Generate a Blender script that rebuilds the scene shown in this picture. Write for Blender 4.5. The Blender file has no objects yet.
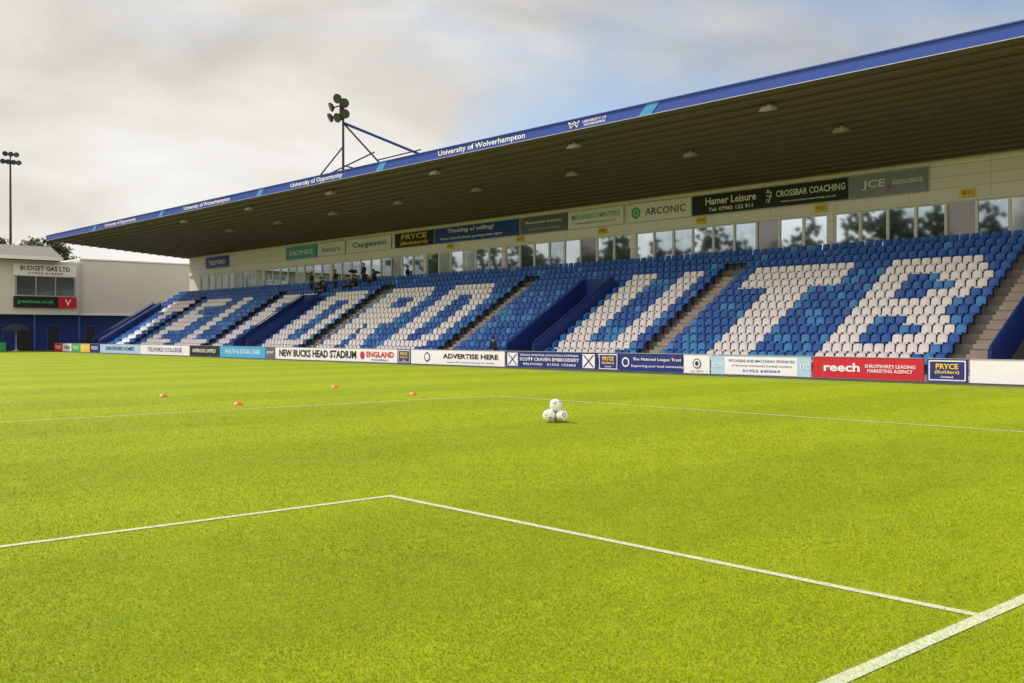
import bpy, math, random
import numpy as np
from mathutils import Vector, Matrix
random.seed(7); rng=np.random.default_rng(7)
scene=bpy.context.scene
COL=scene.collection
scene.view_settings.view_transform='Standard'
scene.view_settings.look='None'
scene.view_settings.exposure=0

# ---------------------------------------------------------------- materials
def nset(n,k,v):
    if k in n.inputs: n.inputs[k].default_value=v
def mat(name,col,rough=0.6,var=0.12,scale=3.0,bump=0.0,bscale=40.0,metal=0.0,spec=0.5,coat=0.0):
    m=bpy.data.materials.new(name); m.use_nodes=True
    nt=m.node_tree; b=nt.nodes['Principled BSDF']
    nset(b,'Roughness',rough); nset(b,'Metallic',metal); nset(b,'Specular IOR Level',spec); nset(b,'Coat Weight',coat)
    tc=nt.nodes.new('ShaderNodeTexCoord')
    nz=nt.nodes.new('ShaderNodeTexNoise'); nz.inputs['Scale'].default_value=scale; nz.inputs['Detail'].default_value=6
    nt.links.new(tc.outputs['Object'],nz.inputs['Vector'])
    mx=nt.nodes.new('ShaderNodeMix'); mx.data_type='RGBA'
    c=col
    mx.inputs[6].default_value=(c[0]*(1-var),c[1]*(1-var),c[2]*(1-var),1)
    mx.inputs[7].default_value=(min(1,c[0]*(1+var)),min(1,c[1]*(1+var)),min(1,c[2]*(1+var)),1)
    nt.links.new(nz.outputs['Fac'],mx.inputs[0]); nt.links.new(mx.outputs[2],b.inputs['Base Color'])
    if bump>0:
        n2=nt.nodes.new('ShaderNodeTexNoise'); n2.inputs['Scale'].default_value=bscale; n2.inputs['Detail'].default_value=4
        bp=nt.nodes.new('ShaderNodeBump'); bp.inputs['Strength'].default_value=bump; bp.inputs['Distance'].default_value=0.02
        nt.links.new(tc.outputs['Object'],n2.inputs['Vector']); nt.links.new(n2.outputs['Fac'],bp.inputs['Height'])
        nt.links.new(bp.outputs['Normal'],b.inputs['Normal'])
    return m
M={}
M['white']=mat('white_paint',(.84,.80,.84),.5,.05)
M['black']=mat('black_paint',(.012,.012,.014),.5,.1)
M['navy']=mat('navy_paint',(.014,.026,.19),.45,.1)
M['blue']=mat('royal_blue_paint',(.010,.050,.34),.45,.12)
M['darkblue']=mat('dark_blue_wall_paint',(.010,.032,.20),.6,.25,1.5)
M['cyan']=mat('light_blue_paint',(.06,.40,.75),.5,.1)
M['midblue']=mat('mid_blue_stripe',(.035,.26,.60),.5,.1)
M['sky_blue']=mat('pale_blue_print',(.42,.60,.80),.5,.1)
M['teal']=mat('teal_print',(.09,.38,.50),.5,.1)
M['red']=mat('red_print',(.56,.012,.03),.5,.1)
M['green']=mat('green_print',(.05,.45,.16),.5,.1)
M['yellow']=mat('yellow_print',(.90,.58,.02),.5,.1)
M['grey']=mat('grey_print',(.13,.13,.17),.5,.2)
M['midgrey']=mat('mid_grey_print',(.27,.27,.36),.5,.2)
M['concrete']=mat('terrace_concrete',(.20,.18,.18),.85,.35,1.2,.3,30)
M['tan']=mat('stair_concrete',(.50,.41,.35),.85,.25,2,.3,30)
M['apron']=mat('apron_tarmac',(.15,.145,.14),.9,.3,.8,.4,50)
M['strip']=mat('dark_edging_strip',(.035,.05,.03),.9,.4,1.5,.4,40)
M['steel']=mat('galvanised_steel',(.45,.45,.47),.45,.15,5,metal=.4)
M['darksteel']=mat('dark_steel',(.02,.022,.03),.5,.2,5,metal=.1)
M['bluesteel']=mat('blue_steel_paint',(.02,.08,.35),.4,.1)
M['lampbody']=mat('grey_lamp_housing',(.55,.50,.50),.5,.15)
M['lamp']=mat('lamp_glass',(.75,.70,.70),.2,.1)
M['lampdark']=mat('unlit_lamp_glass',(.05,.055,.06),.12,.3)
M['seatblue']=mat('blue_seat_plastic',(.014,.105,.46),.38,.3,1.3)
M['seatlight']=mat('faded_blue_seat_plastic',(.055,.25,.62),.45,.3,1.3)
M['seatwhite']=mat('white_seat_plastic',(.90,.84,.90),.4,.08,1.3)
M['orange']=mat('orange_plastic',(.9,.14,.03),.5,.05)
M['roofdark']=mat('grey_roofing_sheet',(.16,.155,.15),.7,.2)
M['interior']=mat('dark_interior',(.02,.022,.028),.7,.3)
M['skin']=mat('skin',(.5,.3,.22),.6,.1)
M['cloth']=mat('dark_cloth',(.02,.022,.03),.9,.3)
M['clothgrey']=mat('grey_cloth',(.12,.12,.13),.9,.3)
M['hair']=mat('brown_hair',(.04,.025,.015),.8,.3)
M['bark']=mat('bark',(.08,.06,.04),.9,.3,4)
M['leaf']=mat('leaf_green',(.05,.075,.02),.6,.5,1.0)
M['ballw']=mat('football_white',(.82,.81,.82),.35,.04)
M['glass_pale']=mat('pale_window_glass',(.50,.58,.66),.06,.2,.6,spec=1.0,coat=.6,metal=.3)
M['glass_mid']=mat('reflective_window_glass',(.52,.62,.72),.03,.2,.9,metal=.95)
M['glass_clear']=mat('tinted_window_glass',(.34,.42,.50),.03,.5,1.5,metal=.9)
M['glass_dark']=mat('dark_window_glass',(.06,.07,.085),.06,.4,.6,spec=1.0,coat=.8)

def cladding(name,col,axis='y',pw=3.0,ph=1.0,dark=.75,ms=.025):
    m=mat(name,col,.5,.06,.5); nt=m.node_tree; b=nt.nodes['Principled BSDF']
    src=b.inputs['Base Color'].links[0].from_socket
    sp=nt.nodes.new('ShaderNodeSeparateXYZ'); cb=nt.nodes.new('ShaderNodeCombineXYZ')
    geo=nt.nodes.new('ShaderNodeNewGeometry')
    nt.links.new(geo.outputs['Position'],sp.inputs[0])
    nt.links.new(sp.outputs['Y' if axis=='y' else 'X'],cb.inputs[0]); nt.links.new(sp.outputs['Z'],cb.inputs[1])
    br=nt.nodes.new('ShaderNodeTexBrick'); br.offset=0
    br.inputs['Scale'].default_value=1; br.inputs['Brick Width'].default_value=pw; br.inputs['Row Height'].default_value=ph
    br.inputs['Mortar Size'].default_value=ms; br.inputs['Mortar Smooth'].default_value=.3
    br.inputs['Color1'].default_value=(1,1,1,1); br.inputs['Color2'].default_value=(.95,.95,.95,1); br.inputs['Mortar'].default_value=(dark,dark,dark,1)
    nt.links.new(cb.outputs[0],br.inputs['Vector'])
    mx=nt.nodes.new('ShaderNodeMix'); mx.data_type='RGBA'; mx.blend_type='MULTIPLY'; mx.inputs[0].default_value=1
    nt.links.new(src,mx.inputs[6]); nt.links.new(br.outputs['Color'],mx.inputs[7]); nt.links.new(mx.outputs[2],b.inputs['Base Color'])
    return m
M['clad']=cladding('cream_wall_cladding',(.88,.79,.80),'y',3.65,.5)
M['cladw']=cladding('smooth_cream_wall_panels',(.68,.65,.61),'x',7.0,9.0,.8,.02)
m=mat('roof_deck_underside',(.145,.106,.102),.7,.2,.4); M['deck']=m
nt=m.node_tree; b=nt.nodes['Principled BSDF']
geo=nt.nodes.new('ShaderNodeNewGeometry'); wv=nt.nodes.new('ShaderNodeTexWave'); wv.bands_direction='Y'; wv.inputs['Scale'].default_value=1.0
bp=nt.nodes.new('ShaderNodeBump'); bp.inputs['Strength'].default_value=.5; bp.inputs['Distance'].default_value=.04
nt.links.new(geo.outputs['Position'],wv.inputs['Vector']); nt.links.new(wv.outputs['Fac'],bp.inputs['Height']); nt.links.new(bp.outputs['Normal'],b.inputs['Normal'])
M['purlin']=mat('purlin_steel',(.155,.113,.11),.6,.2,.6)
def grassmat():
    m=bpy.data.materials.new('pitch_grass'); m.use_nodes=True; nt=m.node_tree; b=nt.nodes['Principled BSDF']
    b.inputs['Roughness'].default_value=.8; nset(b,'Specular IOR Level',.1)
    geo=nt.nodes.new('ShaderNodeNewGeometry')
    def noise(s,d=5,r=.6):
        n=nt.nodes.new('ShaderNodeTexNoise'); n.inputs['Scale'].default_value=s; n.inputs['Detail'].default_value=d; n.inputs['Roughness'].default_value=r
        nt.links.new(geo.outputs['Position'],n.inputs['Vector']); return n.outputs['Fac']
    def mix(f,a,bb,bt='MIX'):
        x=nt.nodes.new('ShaderNodeMix'); x.data_type='RGBA'; x.blend_type=bt
        if isinstance(f,float): x.inputs[0].default_value=f
        else: nt.links.new(f,x.inputs[0])
        for i,s in ((6,a),(7,bb)):
            if isinstance(s,tuple): x.inputs[i].default_value=s+(1,)
            else: nt.links.new(s,x.inputs[i])
        return x.outputs[2]
    def ramp(f,p0,p1):
        r=nt.nodes.new('ShaderNodeMapRange'); r.inputs[1].default_value=p0; r.inputs[2].default_value=p1
        nt.links.new(f,r.inputs[0]); return r.outputs[0]
    c=mix(ramp(noise(.35,4),.35,.65),(.175,.245,.003),(.228,.295,.004))
    c=mix(ramp(noise(14,6,.75),.3,.7),c,(.275,.33,.006))
    c2=mix(ramp(noise(90,4,.8),.35,.62),(.62,.68,.57),(1.18,1.15,1.18))
    c=mix(1.0,c,c2,'MULTIPLY')
    c=mix(1.0,c,mix(ramp(noise(2.5,6,.75),.35,.62),(.87,.90,.85),(1.06,1.04,1.08)),'MULTIPLY')
    wv=nt.nodes.new('ShaderNodeTexWave'); wv.bands_direction='Y'; wv.inputs['Scale'].default_value=.055; wv.inputs['Distortion'].default_value=.3
    nt.links.new(geo.outputs['Position'],wv.inputs['Vector'])
    c=mix(1.0,c,mix(ramp(wv.outputs['Fac'],.4,.6),(.88,.915,.88),(1.03,1.02,1.03)),'MULTIPLY')
    nt.links.new(c,b.inputs['Base Color'])
    bp=nt.nodes.new('ShaderNodeBump'); bp.inputs['Strength'].default_value=.6; bp.inputs['Distance'].default_value=.012
    nt.links.new(noise(70,4,.8),bp.inputs['Height']); nt.links.new(bp.outputs['Normal'],b.inputs['Normal'])
    return m
M['grass']=grassmat()
M['field']=mat('rough_ground',(.10,.13,.04),.9,.4,.1)
def blademat():
    m=bpy.data.materials.new('grass_blade'); m.use_nodes=True; nt=m.node_tree; b=nt.nodes['Principled BSDF']
    at=nt.nodes.new('ShaderNodeAttribute'); at.attribute_name='tint'
    sp=nt.nodes.new('ShaderNodeSeparateColor'); nt.links.new(at.outputs['Color'],sp.inputs[0])
    x=nt.nodes.new('ShaderNodeMix'); x.data_type='RGBA'
    x.inputs[6].default_value=(.195,.285,.003,1); x.inputs[7].default_value=(.43,.49,.03,1); nt.links.new(sp.outputs[0],x.inputs[0])
    geo=nt.nodes.new('ShaderNodeNewGeometry'); n=nt.nodes.new('ShaderNodeTexNoise'); n.inputs['Scale'].default_value=.6; n.inputs['Detail'].default_value=7; n.inputs['Roughness'].default_value=.7
    nt.links.new(geo.outputs['Position'],n.inputs['Vector'])
    mr=nt.nodes.new('ShaderNodeMapRange'); mr.inputs[1].default_value=.35; mr.inputs[2].default_value=.65; mr.inputs[3].default_value=.82; mr.inputs[4].default_value=1.1; nt.links.new(n.outputs['Fac'],mr.inputs[0])
    z=nt.nodes.new('ShaderNodeMix'); z.data_type='RGBA'; z.blend_type='MULTIPLY'; z.inputs[0].default_value=1; nt.links.new(x.outputs[2],z.inputs[6]); nt.links.new(mr.outputs[0],z.inputs[7])
    y=nt.nodes.new('ShaderNodeMix'); y.data_type='RGBA'; y.inputs[7].default_value=(.60,.62,.47,1)
    nt.links.new(z.outputs[2],y.inputs[6]); nt.links.new(sp.outputs[1],y.inputs[0])
    nt.links.new(y.outputs[2],b.inputs['Base Color']); b.inputs['Roughness'].default_value=.55; nset(b,'Specular IOR Level',.25)
    tr=nt.nodes.new('ShaderNodeBsdfTranslucent'); nt.links.new(y.outputs[2],tr.inputs['Color'])
    ms=nt.nodes.new('ShaderNodeMixShader'); ms.inputs[0].default_value=.45
    nt.links.new(b.outputs[0],ms.inputs[1]); nt.links.new(tr.outputs[0],ms.inputs[2])
    nt.links.new(ms.outputs[0],nt.nodes['Material Output'].inputs['Surface'])
    return m
M['blade']=blademat()
M['line']=mat('line_paint',(.42,.47,.31),.9,.4,25,.5,60)

# ---------------------------------------------------------------- helpers
def wl(o):
    v=Vector((0,0,0))
    while o is not None: v+=o.location; o=o.parent
    return v
def tag(o,label=None,cat=None,group=None,kind=None):
    if label:o['label']=label
    if cat:o['category']=cat
    if group:o['group']=group
    if kind:o['kind']=kind
    return o
def place(o,parent,origin):
    COL.objects.link(o)
    origin=Vector(origin)
    if parent is not None:
        o.parent=parent; o.location=origin-wl(parent)
    else: o.location=origin
    return o
class MB:
    def __init__(s): s.v=[];s.f=[];s.m=[]
    def add(s,vs,fs,m=0):
        k=len(s.v); s.v+= [tuple(p) for p in vs]; s.f+=[tuple(i+k for i in f) for f in fs]; s.m+=[m]*len(fs)
    def box(s,x0,x1,y0,y1,z0,z1,m=0):
        s.add([(x0,y0,z0),(x1,y0,z0),(x1,y1,z0),(x0,y1,z0),(x0,y0,z1),(x1,y0,z1),(x1,y1,z1),(x0,y1,z1)],
              [(0,3,2,1),(4,5,6,7),(0,1,5,4),(1,2,6,5),(2,3,7,6),(3,0,4,7)],m)
    def prism_y(s,poly,y0,y1,m=0):
        n=len(poly)
        s.add([(x,y0,z) for x,z in poly]+[(x,y1,z) for x,z in poly],
              [tuple(range(n))[::-1],tuple(range(n,2*n))]+[(i,(i+1)%n,(i+1)%n+n,i+n) for i in range(n)],m)
    def prism_x(s,poly,x0,x1,m=0):
        n=len(poly)
        s.add([(x0,y,z) for y,z in poly]+[(x1,y,z) for y,z in poly],
              [tuple(range(n)),tuple(range(n,2*n))[::-1]]+[(i,i+n,(i+1)%n+n,(i+1)%n) for i in range(n)],m)
    def tube(s,a,b,r0,r1=None,n=10,m=0):
        a=Vector(a);b=Vector(b); r1=r0 if r1 is None else r1
        d=(b-a).normalized(); u=d.orthogonal().normalized(); w=d.cross(u)
        vs=[];
        for c,r in((a,r0),(b,r1)):
            for i in range(n):
                t=2*math.pi*i/n; vs.append(c+u*math.cos(t)*r+w*math.sin(t)*r)
        s.add(vs,[(i,(i+1)%n,(i+1)%n+n,i+n) for i in range(n)]+[tuple(range(n))[::-1],tuple(range(n,2*n))],m)
    def lathe(s,prof,c=(0,0,0),n=20,m=0):
        vs=[];fs=[]
        for r,z in prof:
            for i in range(n):
                t=2*math.pi*i/n; vs.append((c[0]+r*math.cos(t),c[1]+r*math.sin(t),c[2]+z))
        for j in range(len(prof)-1):
            for i in range(n):
                fs.append((j*n+i,j*n+(i+1)%n,(j+1)*n+(i+1)%n,(j+1)*n+i))
        s.add(vs,fs,m)
    def build(s,name,mats,parent=None,origin=None,smooth=False):
        if origin is None: 
            a=np.array(s.v); origin=((a[:,0].min()+a[:,0].max())/2,(a[:,1].min()+a[:,1].max())/2,a[:,2].min())
        o3=Vector(origin)
        me=bpy.data.meshes.new(name); me.from_pydata([tuple(Vector(p)-o3) for p in s.v],[],s.f)
        for m in mats: me.materials.append(M[m] if isinstance(m,str) else m)
        me.polygons.foreach_set('material_index',s.m)
        if smooth: me.polygons.foreach_set('use_smooth',[True]*len(s.f))
        me.validate(); me.update()
        return place(bpy.data.objects.new(name,me),parent,origin)
def text(body,material,parent,facing,plane,c,zc,w,h,bold=.012,off=.012,shear=0,name='lettering'):
    """flat lettering; facing 'stand' = reads towards -y, faces -x; 'end' = reads towards +x, faces -y"""
    if '\n' in body:
        a,b_=body.split('\n')
        text(a,material,parent,facing,plane,c,zc+h*.28,w,h*.42,bold,off); text(b_,material,parent,facing,plane,c,zc-h*.28,w*.9,h*.42,bold,off); return
    cu=bpy.data.curves.new(name,'FONT'); cu.body=body; cu.size=1; cu.offset=bold; cu.shear=shear; cu.resolution_u=2
    cu.align_x='CENTER'
    ob=bpy.data.objects.new('tmp',cu); COL.objects.link(ob)
    dg=bpy.context.evaluated_depsgraph_get(); me=bpy.data.meshes.new_from_object(ob.evaluated_get(dg))
    bpy.data.objects.remove(ob); bpy.data.curves.remove(cu)
    co=np.empty(len(me.vertices)*3); me.vertices.foreach_get('co',co); co=co.reshape(-1,3)
    mn=co.min(0); mx=co.max(0); sx=w/(mx[0]-mn[0]); sy=h/(mx[1]-mn[1])
    lx=(co[:,0]-(mn[0]+mx[0])/2)*sx; ly=(co[:,1]-(mn[1]+mx[1])/2)*sy
    if facing=='stand':
        out=np.stack([np.zeros_like(lx),-lx,ly],1); org=(plane-off,c,zc)
    else:
        out=np.stack([lx,np.zeros_like(lx),ly],1); org=(c,plane-off,zc)
    me.vertices.foreach_set('co',out.ravel()); me.materials.clear(); me.materials.append(M[material]); me.name=name; me.update()
    return place(bpy.data.objects.new(name,me),parent,org)
def empty(name,loc):
    o=bpy.data.objects.new(name,None); o.location=loc; COL.objects.link(o); return o

# ---------------------------------------------------------------- ground & pitch
def sheet(name,x0,x1,y0,y1,z,m,kind='structure'):
    b=MB(); b.add([(x0,y0,z),(x1,y0,z),(x1,y1,z),(x0,y1,z)],[(0,1,2,3)]); o=b.build(name,[m],origin=(0,0,0)); o['kind']=kind; return o
sheet('ground',-1500,1500,-1500,1500,0,'field')
sheet('pitch',-45,30.4,-12,103,.004,'grass')
sheet('path',30.42,31.9,-12,103,.005,'strip')
sheet('pavement',31.92,34.3,-12,110,.006,'apron')
sheet('path',-45,30.6,103.05,112,.006,'apron')
GL=2.31
lines=[(-34,28.4,GL-.042,GL+.042),(5.485,5.555,GL+.044,7.755),(-12.9,5.555,7.757,7.83),
       (16.46,16.54,GL+.044,18.9),(-23.9,16.54,18.902,18.98),(28.3,28.38,GL+.044,102),(-34,28.3,52.2,52.3)]
for l in lines: sheet('pitch_marking',l[0],l[1],l[2],l[3],.009,'line')
sheet('pitch_marking',-34,28.38,102.002,102.1,.009,'line')

n=900000; a,bq=math.sqrt(3.2),math.sqrt(34)
r=(a+rng.random(n)*(bq-a))**2
keep=rng.random(n)<np.clip(1-(r-7)/27,0,1)**1.3
r=r[keep]; n=len(r)
th=math.radians(42.2)+np.radians(rng.uniform(-33,33,n))
bx=r*np.sin(th); by=r*np.cos(th)
h=rng.uniform(.005,.015,n)*(1+.005*r); w=(.0010+.00030*r)*rng.uniform(.7,1.3,n)
dr=rng.uniform(0,2*np.pi,n); lean=rng.uniform(.3,1.2,n)*h; ld=rng.uniform(0,2*np.pi,n)
V=np.zeros((n,3,3))
V[:,0,0]=bx-np.cos(dr)*w; V[:,0,1]=by-np.sin(dr)*w; V[:,0,2]=.004
V[:,1,0]=bx+np.cos(dr)*w; V[:,1,1]=by+np.sin(dr)*w; V[:,1,2]=.004
V[:,2,0]=bx+np.cos(ld)*lean; V[:,2,1]=by+np.sin(ld)*lean; V[:,2,2]=.004+h
paint=np.zeros(n)
for l in lines:
    e=rng.uniform(-.012,.022,n)
    ins=(bx>l[0]-e)&(bx<l[1]+e)&(by>l[2]-e)&(by<l[3]+e); paint[ins]=1
paint*= (rng.random(n)<.66)
me=bpy.data.meshes.new('grass'); me.vertices.add(3*n); me.loops.add(3*n); me.polygons.add(n)
me.vertices.foreach_set('co',V.ravel()); me.loops.foreach_set('vertex_index',np.arange(3*n,dtype=np.int32))
me.polygons.foreach_set('loop_start',np.arange(0,3*n,3,dtype=np.int32)); me.update(calc_edges=True)
ca=me.color_attributes.new('tint','FLOAT_COLOR','POINT'); cc=np.ones((n,3,4)); cc[:,:,0]=(rng.random(n)**1.4)[:,None]; cc[:,:,1]=paint[:,None]; cc[:,:,2]=0
ca.data.foreach_set('color',cc.ravel()); me.materials.append(M['blade'])
g=bpy.data.objects.new('grass',me); COL.objects.link(g); g['kind']='stuff'; tag(g,'short bright green mown turf blades','grass')

# ---------------------------------------------------------------- grandstand
Y0,Y1=3.0,97.0
XW=44.2
stand=empty('grandstand',(31,50,0)); tag(stand,'long single-tier grandstand with deep cantilever roof','grandstand')
NR=15; V0=34.8; DEP=7.8/14; RISE=4.95/14; T0=.13
aisles=[15.1,29.5,44.2,59.0,73.7,88.3]
voms=[(12.2,14.2),(36.3,38.3),(66.0,68.0),(94.4,96.2)]; VR=10; AT=13
XE=XW+.3
def profile(start):
    p=[(34.35,0)]
    if start==0: z=T0; p.append((34.35,z))
    else:
        p.append((34.35,.05)); xs=V0-.2+DEP*start; p.append((xs,.05)); z=T0+RISE*start; p.append((xs,z))
    for i in range(start,NR):
        xe=V0-.2+DEP*(i+1)
        if i==NR-1: xe=XE
        p.append((xe,T0+RISE*i))
        if i<NR-1: p.append((xe,T0+RISE*(i+1)))
    p.append((XE,0)); return p
b=MB(); y=Y0
for (va,vb) in voms:
    b.prism_y(profile(0),y,va); b.prism_y(profile(VR),va,vb); y=vb
b.prism_y(profile(0),y,Y1)
b.build('terrace',['concrete'],stand)
for ay in aisles:
    b=MB()
    for i in range(AT):
        xs=V0-.2+DEP*i; z=T0+RISE*i
        if i==0: xs=34.35
        b.box(xs-.003,xs+ (DEP if i else .25),ay-.5,ay+.5,z-.17,z+.004,0)
        if i<AT-1:
            xe=V0-.2+DEP*(i+1); b.box(xe-.27,xe-.004,ay-.5,ay+.5,z+.006,z+RISE/2,0)
            b.box(xe-.272,xe-.23,ay-.503,ay+.503,z+RISE/2-.03,z+RISE/2+.003,1)
    b.build('stairway',['tan','concrete'],stand)
for (va,vb) in voms:
    for yy in (va,vb):
        b=MB(); x0=34.3;x1=V0-.2+DEP*VR
        zz=lambda x:T0+RISE*(x-V0+.2)/DEP
        b.prism_y([(x0,.05),(x0,1.0),(x1,zz(x1)+.95),(x1,zz(x1)-.3),(x0+.5,.05)],yy-.07,yy+.07,0)
        b.tube((x0,yy,1.12),(x1,yy,zz(x1)+1.07),.03,n=8,m=1)
        for k in range(4):
            xx=x0+.1+(x1-x0-.2)*k/3; zt=1.0+(zz(x1)+.95-1.0)*(xx-x0)/(x1-x0); b.tube((xx,yy,zt-.02),(xx,yy,zt+.12),.02,n=6,m=1)
        b.build('parapet',['darkblue','bluesteel'],stand)
    b=MB(); x1=V0-.2+DEP*VR; z8=T0+RISE*VR
    b.box(x1-.08,x1-.004,va+.08,vb-.08,.06,z8+.9,0); b.build('parapet',['darkblue'],stand)
    b=MB(); b.box(x1-.12,x1-.084,va+.35,vb-.35,.06,2.15,0); b.build('doorway',['interior'],stand)
WB,WT=5.05,7.40
b=MB()
b.box(XW,XW+.35,Y0,Y1,WT,9.5,0)
b.box(XW,XW+.35,Y0,Y1,4.95,WB,0)
b.box(XW+.36,XW+.6,Y0,Y1,0,9.5,0)
wins=[];y=5.0;gi=0
pat=[8,7,9,8,6,9,8]
while y<94:
    k=pat[gi%len(pat)]; gi+=1
    for j in range(k):
        wins.append((y,y+1.30,gi,j)); y+=1.36
        if y>93.6: break
    if y>93.6: break
    b.box(XW,XW+.35,y-.02,y+.30,WB,WT,0); y+=.32
b.box(XW,XW+.35,Y0,5.0-.04,WB,WT,0); b.box(XW,XW+.35,y-.03,Y1,WB,WT,0)
b.box(XW-.1,XW-.004,Y0,Y1,WT-.03,WT+.08,1)
b.box(XW-.07,XW-.004,Y0,Y1,9.1,9.18,1)
b.build('wall',['clad','white'],stand)
for i,(a0,a1,gi,j) in enumerate(wins):
    gm=random.choice(['glass_mid','glass_mid','glass_mid','glass_pale','glass_clear','glass_clear'])
    if j==2 and gi in (2,3,4,6): gm='glass_dark'
    tilt=random.uniform(-.010,.010)
    b=MB(); x0,x1=XW+.12,XW+.15
    b.add([(x0,a0+.03,WB+.05),(x1,a0+.03,WB+.05),(x1+tilt,a1-.03,WB+.05),(x0+tilt,a1-.03,WB+.05),(x0,a0+.03,WT-.06),(x1,a0+.03,WT-.06),(x1+tilt,a1-.03,WT-.06),(x0+tilt,a1-.03,WT-.06)],
          [(0,3,2,1),(4,5,6,7),(0,1,5,4),(1,2,6,5),(2,3,7,6),(3,0,4,7)],0)
    wo=b.build('window',[gm],stand)
    b=MB(); q=.01 if j%2 else .03
    b.box(XW+.06,XW+.2,a0-.03,a0+.012+q,WB+.001,WT-.001,0); b.box(XW+.06,XW+.2,a1-.012-q,a1+.028,WB+.001,WT-.001,0)
    b.box(XW+.065,XW+.2,a0+.012+q,a1-.012-q,WB+.001,WB+.06,0); b.box(XW+.065,XW+.2,a0+.012+q,a1-.012-q,WT-.09,WT-.001,0)
    b.build('frame',['white'],wo)
roof_z=lambda x:10.23-(x-31)*.94/13.2
XR=45.0
b=MB(); b.prism_y([(31.0,roof_z(31)),(XR,roof_z(XR)),(XR,roof_z(XR)+.28),(31.0,10.58)],Y0,Y1+1.0,0)
roof=b.build('roof',['deck'],stand)
for k in range(16):
    x=31.5+k*.82; z=roof_z(x); b=MB(); b.box(x-.03,x+.03,Y0,Y1+.9,z-.085,z-.012,0); b.box(x-.06,x+.06,Y0,Y1+.9,z-.1,z-.085,0); b.build('purlin',['purlin'],roof)
b=MB(); b.box(30.9,30.995,Y0,Y1+1.0,10.24,10.70,0); b.box(30.86,30.899,Y0,Y1+1.0,10.67,10.72,0); b.box(30.87,30.899,Y0,Y1+1.0,10.22,10.245,1)
b.add([(31,Y1+1.01,roof_z(31)-.02),(XR,Y1+1.01,roof_z(XR)-.02),(XR,Y1+1.01,roof_z(XR)+.35),(31,Y1+1.01,10.70),
       (31,Y1+1.08,roof_z(31)-.02),(XR,Y1+1.08,roof_z(XR)-.02),(XR,Y1+1.08,roof_z(XR)+.35),(31,Y1+1.08,10.70)],
      [(0,1,2,3),(7,6,5,4),(0,4,5,1),(3,2,6,7),(0,3,7,4),(1,5,6,2)],0)
fascia=b.build('fascia',['blue','steel'],stand)
for body,c,w,hh in [('University of Wolverhampton',36.35,6.3,.34),('University of Opportunity',51,5.7,.34),('University of Wolverhampton',65.2,7.0,.34),
                    ('University of Opportunity',80.5,6.4,.34)]:
    text(body,'white',fascia,'stand',30.9,c,10.45,w,hh,.012)
text('UNIVERSITY OF\nWOLVERHAMPTON','white',fascia,'stand',30.9,28.95,10.45,1.35,.26,.01)
b=MB(); pts=[(30.5,10.60),(30.36,10.34),(30.18,10.51),(30.0,10.34),(29.86,10.60),(30.05,10.50),(30.18,10.59),(30.31,10.50),(30.5,10.60)]
for p,q in zip(pts[:-1],pts[1:]): b.tube((30.885,p[0]-.05,p[1]),(30.885,q[0]-.05,q[1]),.02,n=6)
b.build('emblem',['white'],fascia)
for c,m_ in [(26.0,'midblue'),(44.4,'midblue'),(57.6,'midblue'),(72.5,'midblue'),(86,'midblue')]:
    b=MB(); b.prism_x([(c+.55,10.25),(c-.1,10.25),(c-.55,10.66),(c+.1,10.66)],30.885,30.896,0); b.build('stripe',[m_],fascia)
def ceil_lamp(x,y):
    z=roof_z(x)-.10; b=MB()
    b.box(x-.03,x+.03,y-.03,y+.03,z-.1,z,0)
    b.add([(x-.14,y-.2,z-.10),(x+.14,y-.2,z-.10),(x+.14,y+.2,z-.10),(x-.14,y+.2,z-.10),(x-.24,y-.28,z-.28),(x+.18,y-.28,z-.22),(x+.18,y+.28,z-.22),(x-.24,y+.28,z-.28)],
          [(0,1,2,3),(0,4,5,1),(1,5,6,2),(2,6,7,3),(3,7,4,0)],0)
    b.add([(x-.23,y-.27,z-.278),(x+.17,y-.27,z-.218),(x+.17,y+.27,z-.218),(x-.23,y+.27,z-.278)],[(0,3,2,1)],1)
    o=b.build('ceiling_lamp',['lampbody','lamp']); tag(o,'grey box lamp hanging under the stand roof','lamp',group='lamps under the stand roof')
for k in range(9): ceil_lamp(36.3,13.35+7.4*k)
for k in range(6): ceil_lamp(32.1,21.3+10*k)

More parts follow.
